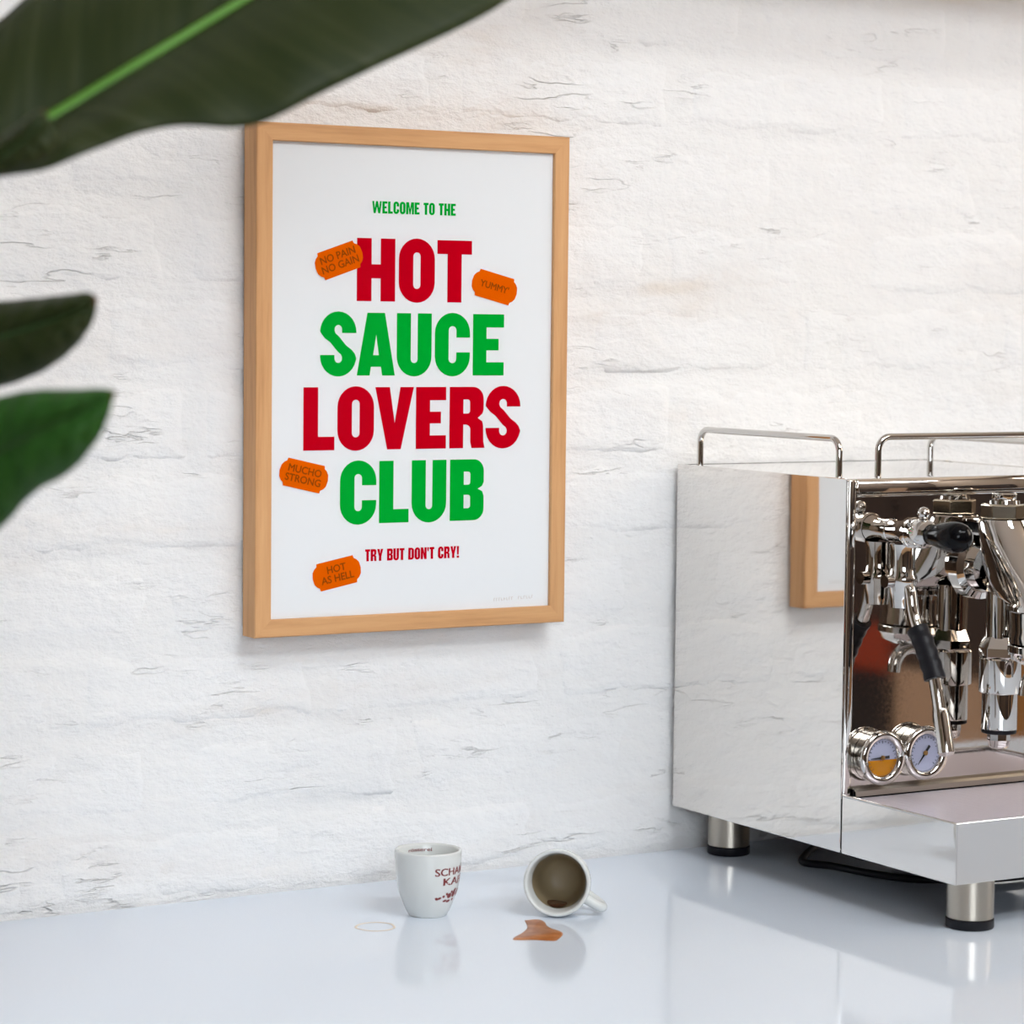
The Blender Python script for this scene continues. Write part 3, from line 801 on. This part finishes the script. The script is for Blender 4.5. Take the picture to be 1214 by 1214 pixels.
# gauges
def gauge(gx, gz, amber_half, needle):
    gy = PNL - .0005
    g = MB().lathe([(.0228, 0), (.0228, .0110)], (gx, gy, gz), axis='-y', n=48).build('gauge', M['gauge_case'], em, smooth=40)
    MB().lathe([(.0228, .0102), (.0243, .0108), (.0247, .0128), (.0240, .0148), (.0212, .0160), (.0184, .0154), (.0166, .0136), (.0162, .0112)], (gx, gy, gz), axis='-y', n=56, caps=False).build('gauge_bezel', M['chrome'], g, smooth=60)
    n = 40; yd = gy - .0113
    MB().add([(gx + .0164 * math.cos(2 * PI * k / n), yd, gz + .0164 * math.sin(2 * PI * k / n)) for k in range(n)], [tuple(range(n))]).build('dial', M['dial'], g)
    if amber_half:
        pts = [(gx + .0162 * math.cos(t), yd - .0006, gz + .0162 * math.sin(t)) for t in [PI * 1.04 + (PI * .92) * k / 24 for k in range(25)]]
        MB().add(pts, [tuple(range(25))]).build('glycerine_fill', M['amber'], g)  # orange reflection in the gauge, painted as a flat amber half disc
    mb = MB()
    for k in range(21):                       # scale ticks
        t = math.radians(225 - 270 * k / 20); r0, r1 = (.0128, .0152) if k % 5 == 0 else (.0138, .0152); w = .00035
        d = Vector((math.cos(t), 0, math.sin(t))); e = Vector((-d.z, 0, d.x)) * w; c = Vector((gx, yd - .0009, gz))
        mb.add([c + d * r0 - e, c + d * r1 - e, c + d * r1 + e, c + d * r0 + e], [(0, 1, 2, 3)])
    mb.build('scale_marks', M['ink_black'], g)
    t = math.radians(needle); d = Vector((math.cos(t), 0, math.sin(t))); e = Vector((-d.z, 0, d.x)); c = Vector((gx, yd - .0013, gz))
    MB().add([c - d * .008 - e * .0014, c - d * .008 + e * .0014, c + d * .0130 + e * .0004, c + d * .0130 - e * .0004], [(0, 1, 2, 3)]).build('needle', M['ink_black'], g)
    MB().lathe([(.0022, .0013), (.0022, .0024)], (gx, yd, gz), axis='-y', n=20).build('needle_hub', M['brass'], g, smooth=40)
    MB().lathe([(.0003, .0030), (.0164, .0026)], (gx, yd, gz), axis='-y', n=40, caps=False).build('gauge_glass', M['pane'], g, smooth=60)
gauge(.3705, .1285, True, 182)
gauge(.4190, .1295, False, 232)
# steam valve and wand (all in the plane x = SX)
SX, SZ = .3852, .3305
sv = MB().lathe([(.0105, 0), (.0105, .002), (.0096, .003), (.0096, .016), (.0104, .019), (.0122, .026)], (SX, PNL, SZ), axis='-y', n=40).build('steam_valve', M['chrome'], em, smooth=35)
MB().lathe([(.0128, .0262), (.0137, .0275), (.0137, .0330), (.0130, .0335), (.0132, .0345), (.0134, .0450), (.0120, .0525), (.0092, .0560)], (SX, PNL, SZ), axis='-y', n=40).build('valve_collar', M['chrome'], sv, smooth=35)
MB().lathe([(.0078, .0555), (.0086, .0575), (.0100, .0640), (.0122, .0740), (.0135, .0840), (.0137, .0890), (.0130, .0950), (.0108, .1002), (.0070, .1032), (.0020, .1043)], (SX, PNL, SZ), axis='-y', n=40).build('valve_knob', M['black'], sv, smooth=60)
MB().lathe([(.0005, -.0058), (.0028, -.0050), (.0047, -.0034), (.0058, 0), (.0047, .0034), (.0028, .0050), (.0005, .0058)], (SX, -.3160, .3485), n=24).build('valve_pin', M['chrome'], sv, smooth=60)
MB().lathe([(.0125, .3195), (.0115, .3150), (.0110, .3000), (.0120, .2930), (.0135, .2900), (.0135, .2850), (.0120, .2825), (.0110, .2700), (.0100, .2630)], (SX, -.2880, 0), n=36).build('valve_body', M['chrome'], sv, smooth=35)
MB().tube([(SX - .020, -.2880, .2868), (SX + .006, -.2880, .2868)], .0058, n=20).build('valve_branch', M['chrome'], sv, smooth=40)
wp = smoothpath([(SX, -.2900, .2850), (SX, -.2985, .2790), (SX, -.3030, .2620), (SX, -.3090, .2480), (SX, -.3190, .2350), (SX, -.3280, .2200), (SX, -.3362, .2045), (SX, -.3450, .1735), (SX, -.3535, .1430)], 6)
sw = MB().tube(wp, .0060, n=18).build('steam_wand', M['chrome'], em, smooth=60)
i0, i1 = 19, 36
MB().tube(wp[i0:i1 + 1], [.0092 + (.0006 if k % 4 < 2 else 0) for k in range(i1 - i0 + 1)], n=20).build('rubber_sleeve', M['rubber'], sw, smooth=60)
MB().tube([wp[-8], wp[-7], wp[-1] - Vector((0, 0, .001)), wp[-1] + Vector((0, -.0008, -.004))], [.0064, .0072, .0076, .0050], n=20).build('wand_tip', M['chrome'], sw, smooth=40)
# brew group on the centre line
GX, GY = MXC - .0005, -.3050
def hexprof(r_, z0, z1, c=.0012): return [(r_ * .90, z0), (r_, z0 + c), (r_, z1 - c), (r_ * .90, z1)]
def ell(cx, cy, rx, ry, z, n=40): return [(cx + rx * math.cos(2 * PI * k / n), cy + ry * math.sin(2 * PI * k / n), z) for k in range(n)]
grp = MB().loft([ell(GX, GY, .0215, .0225, .3400), ell(GX, GY, .0232, .0240, .3370), ell(GX, GY - .006, .0240, .0275, .3220), ell(GX, GY - .018, .0255, .0350, .3020), ell(GX, GY - .032, .0275, .0420, .2850), ell(GX, GY - .046, .0300, .0420, .2730), ell(GX, GY - .056, .0315, .0340, .2690)]).build('brew_group', M['chrome'], em, smooth=50)
MB().lathe([(.0300, 0), (.0300, .006), (.0240, .009), (.0220, .020)], (GX, PNL, .2950), axis='-y', n=40).build('group_flange', M['chrome'], grp, smooth=35)
MB().box(GX - .017, GX + .017, -.312, PNL, .3240, .3395).build('group_bridge', M['chrome'], grp, bevel=.003)
MB().lathe(hexprof(.0208, .3402, .3540), (GX, GY, 0), n=6, phase=.35).build('hex_nut', M['nut'], grp, bevel=.0006)
MB().lathe([(.0145, .3541), (.0140, .3570)] + [(.0105, .3575), (.0112, .3590), (.0112, .3625), (.0095, .3640)], (GX, GY, 0), n=32).build('cap_nut', M['chrome'], grp, smooth=35)
MB().lathe([(.0318, .2690), (.0335, .2670), (.0335, .2630), (.0310, .2615), (.0300, .2450), (.0312, .2400), (.0312, .2340), (.0270, .2330)], (GX, GY - .058, 0), n=48).build('brew_head', M['chrome'], grp, smooth=35)
MB().lathe([(.0145, .2750), (.0140, .2330)], (GX, GY, 0), n=36).build('valve_neck', M['chrome'], grp, smooth=35)
MB().lathe([(.0185, .2140), (.0198, .2165), (.0198, .2240), (.0150, .2345)], (GX, GY, 0), n=6, phase=.2).build('hex_collar', M['chrome'], grp, bevel=.0006)
MB().lathe([(.0158, .1500), (.0160, .1512), (.0160, .1826), (.0186, .1832), (.0190, .1842), (.0190, .2136), (.0180, .2150)], (GX, GY, 0), n=48).build('lower_chamber', M['chrome'], grp, smooth=35)
MB().lathe([(.0150, .1462), (.0158, .1468), (.0158, .1494), (.0150, .1499)], (GX, GY, 0), n=40).build('washer', M['rubber'], grp, smooth=35)
MB().lathe([(.0070, .1322), (.0092, .1340), (.0105, .1400), (.0105, .1461)], (GX, GY, 0), n=8).build('drain_tip', M['chrome'], grp, bevel=.0005)
pf = MB().lathe([(.0300, .2330), (.0322, .2315), (.0322, .2260), (.0300, .2240), (.0285, .2190), (.0200, .2150), (.0090, .2140)], (GX, GY - .058, 0), n=48).build('portafilter', M['chrome'], em, smooth=35)
hd = Vector((.55, -.83, -.10)).normalized(); p0 = Vector((GX, GY - .058, .2270)) + hd * .030
MB().tube([p0, p0 + hd * .030, p0 + hd * .034, p0 + hd * .060, p0 + hd * .120, p0 + hd * .140, p0 + hd * .145], [.0055, .0060, .0110, .0130, .0140, .0120, .0060], n=24).build('portafilter_handle', M['black'], pf, smooth=50)
for s_ in (-1, 1):
    MB().tube(smoothpath([(GX, GY - .058, .2110), (GX + s_ * .011, GY - .058, .2080), (GX + s_ * .019, GY - .058, .1990), (GX + s_ * .021, GY - .058, .1880)], 5), .0062, n=16).build('spout', M['chrome'], pf, smooth=50)
# power cord on the counter under the machine
cord = MB().tube(smoothpath([(.470, -.060, .0045), (.425, -.100, .0045), (.400, -.130, .0045), (.413, -.158, .0045), (.425, -.205, .0045), (.450, -.247, .0045), (.520, -.275, .0045), (.600, -.265, .0045), (.700, -.200, .0045), (.900, -.120, .0045), (1.30, -.050, .0045), (2.10, -.040, .0045)], 8), .0036, n=12).build('power_cord', M['rubber'], smooth=60)
tag(cord, 'black power cord lying on the countertop beneath the espresso machine', 'cord')

# ================================================================== PLANT
LEAVES = {
 'A': dict(
U=[(-0.6518,-0.6401,0.5883),(-0.5992,-0.6187,0.6603),(-0.5578,-0.6054,0.6938),(-0.5282,-0.5977,0.7168),(-0.4936,-0.5931,0.7378),(-0.4491,-0.594,0.762),(-0.3992,-0.598,0.7867),(-0.3484,-0.6027,0.8092),(-0.292,-0.6108,0.8322),(-0.2301,-0.6339,0.8512),(-0.1524,-0.6541,0.8779)],
M=[(-0.6521,-0.6409,0.5762),(-0.6022,-0.6569,0.5957),(-0.5687,-0.6633,0.6172),(-0.539,-0.6675,0.6364),(-0.5047,-0.6742,0.659),(-0.4615,-0.6741,0.6859),(-0.4174,-0.6745,0.7134),(-0.3725,-0.6754,0.7416),(-0.3172,-0.6702,0.7756),(-0.246,-0.662,0.8185),(-0.1524,-0.6541,0.8779)],
L=[(-0.6553,-0.651,0.571),(-0.6117,-0.6986,0.5869),(-0.5765,-0.7185,0.5949),(-0.5458,-0.7239,0.6082),(-0.5084,-0.7332,0.6208),(-0.4625,-0.7483,0.623),(-0.411,-0.7533,0.648),(-0.3535,-0.75,0.6746),(-0.2893,-0.7386,0.7064),(-0.2216,-0.7158,0.7609),(-0.1524,-0.6541,0.8779)],
 ),
 'B': dict(
U=[(-0.6356,-0.586,0.5114),(-0.6029,-0.628,0.5168),(-0.5839,-0.6621,0.52),(-0.5662,-0.6839,0.5226),(-0.5551,-0.7019,0.5246),(-0.5489,-0.7112,0.5256),(-0.5463,-0.7188,0.5227)],
M=[(-0.6424,-0.6075,0.4836),(-0.61,-0.6489,0.4932),(-0.5896,-0.6779,0.4995),(-0.572,-0.6992,0.507),(-0.559,-0.7121,0.5139),(-0.551,-0.7164,0.5184),(-0.5463,-0.7188,0.5227)],
L=[(-0.6432,-0.6094,0.4538),(-0.6108,-0.6509,0.4628),(-0.5886,-0.6749,0.4707),(-0.5709,-0.6962,0.4804),(-0.5564,-0.7093,0.4942),(-0.5487,-0.7184,0.5097),(-0.5463,-0.7188,0.5227)],
 ),
 'C': dict(
U=[(-0.6738,-0.7085,0.4433),(-0.6404,-0.7385,0.458),(-0.6196,-0.7616,0.4674),(-0.6054,-0.7754,0.4714),(-0.5874,-0.7917,0.4722),(-0.5774,-0.8033,0.473),(-0.5727,-0.812,0.4718)],
M=[(-0.6748,-0.7113,0.4014),(-0.643,-0.7458,0.4214),(-0.6221,-0.7683,0.4383),(-0.6095,-0.7865,0.448),(-0.5914,-0.802,0.4593),(-0.5795,-0.8084,0.4672),(-0.5727,-0.812,0.4718)],
L=[(-0.6707,-0.6963,0.3292),(-0.6394,-0.7344,0.3716),(-0.618,-0.7567,0.3954),(-0.6051,-0.7743,0.4157),(-0.5905,-0.7934,0.4289),(-0.5799,-0.8095,0.4495),(-0.5727,-0.812,0.4718)],
 ),
 'D': dict(
U=[(-0.6645,-0.7268,0.5729),(-0.6379,-0.7466,0.5932),(-0.6194,-0.7621,0.6078),(-0.6111,-0.7721,0.6157),(-0.606,-0.7805,0.6209),(-0.6021,-0.7827,0.6223)],
M=[(-0.6679,-0.7373,0.5625),(-0.6415,-0.7571,0.5808),(-0.6231,-0.7725,0.5962),(-0.6129,-0.7835,0.6064),(-0.6056,-0.787,0.6156),(-0.6021,-0.7827,0.6223)],
L=[(-0.6681,-0.7378,0.5543),(-0.6417,-0.7575,0.5744),(-0.6234,-0.7731,0.5867),(-0.6054,-0.7889,0.5939),(-0.5965,-0.7931,0.6066),(-0.6021,-0.7827,0.6223)],
 ),
}

FOLD = dict(A=.012, B=.008, C=.010, D=.006)
def crs(pts, n):
    per = 10; path = smoothpath(pts, per); m_ = len(path) - 1
    return [path[min(m_, int(round(i * m_ / n)))] for i in range(n + 1)]
VIEW = Vector((0.5046, 0.8606, -0.07))
def leaf(key, m, plant, dry_tip):
    d = LEAVES[key]; n = 10 * (len(d['M']) - 1); h = 10
    U, Mm, Lw = (crs(d[q], n) for q in 'UML')
    vs = []; uv = []; dry = []
    for i in range(n + 1):
        tt = i / n
        for j in range(2 * h + 1):
            s = (j - h) / h; E_ = U[i] if s < 0 else Lw[i]; a = abs(s)
            p = Mm[i].lerp(E_, a)
            p = p - VIEW * FOLD[key] * (4 * a * (1 - a)) * min(1, 3 * (1 - tt))      # arched blade either side of the rib
            p = p + VIEW * .0012 * math.sin(tt * 60 + s * 3) * a * min(1, 4 * (1 - tt))
            vs.append(p); uv.append((tt * (1.6 if key == 'A' else .8) - a * .12, .5 + s / 2))
            dry.append(max(0.0, min(1.0, (tt - (1 - dry_tip)) / dry_tip * 1.1)) * (.35 + .65 * a) if dry_tip else 0.0)
    W = 2 * h + 1; fs = []
    for i in range(n):
        for j in range(W - 1):
            a = i * W + j; fs.append((a, a + 1, a + W + 1, a + W))
    base = plant.location
    me = bpy.data.meshes.new('leaf'); me.from_pydata([tuple(p - base) for p in vs], [], fs)
    ul = me.uv_layers.new(name='UVMap')
    for lp in me.loops: ul.data[lp.index].uv = uv[lp.vertex_index]
    at = me.attributes.new('dry', 'FLOAT', 'POINT')
    at.data.foreach_set('value', dry)
    me.shade_smooth(); me.materials.append(m)
    o = bpy.data.objects.new('leaf', me); COL.objects.link(o); o.parent = plant
    sd = o.modifiers.new('thickness', 'SOLIDIFY'); sd.thickness = .0009; sd.offset = 0
    rr = [(.0046 if key == 'A' else .0028) * (1 - .75 * i / n) + .0004 for i in range(n + 1)]
    MB().tube([p - VIEW * (.0012 if key == 'A' else -.0008) for p in Mm[:-1]], rr[:-1], n=10).build('midrib', M['midrib' if key == 'A' else 'midrib_dark'], o, smooth=60)
    return o, Mm[0]
POT = Vector((-0.90, -1.18, -0.9))
plant = empty('potted_plant', POT)
tag(plant, 'large leaved potted plant reaching in from the left, dark green paddle leaves', 'plant')
pot = MB().lathe([(.11, 0.0), (.115, .005), (.145, .26), (.150, .265), (.150, .285), (.138, .285), (.134, .25)], POT, n=48, caps=False).build('pot', M['pot'], plant, smooth=40)
MB().lathe([(.001, .0), (.112, .0), (.112, .006), (.001, .006)], POT, n=40, caps=False).build('pot_floor', M['pot'], plant)
MB().lathe([(.001, .247), (.1335, .245)], POT, n=40, caps=False).build('soil', M['soil'], plant)
for i_, (key, mm, dt) in enumerate((('A', 'leaf_dark', 0), ('B', 'leaf_dark', .10), ('C', 'leaf_fresh', .07), ('D', 'leaf_dark', .06))):
    o, b0 = leaf(key, M[mm], plant, dt)
    a = i_ * 1.6; f0 = POT + Vector((.03 * math.cos(a), .03 * math.sin(a), .24))
    d0 = (Vector(LEAVES[key]['M'][0]) - Vector(LEAVES[key]['M'][1])).normalized()
    c1 = b0 + d0 * .06 + Vector((0, 0, -.03)); c2 = f0 + Vector((0, 0, .45)).lerp(b0 - f0, .25)
    MB().tube(smoothpath([b0, c1, c2, f0], 8), .0065, n=12).build('stalk', M['stem'], plant, smooth=60)
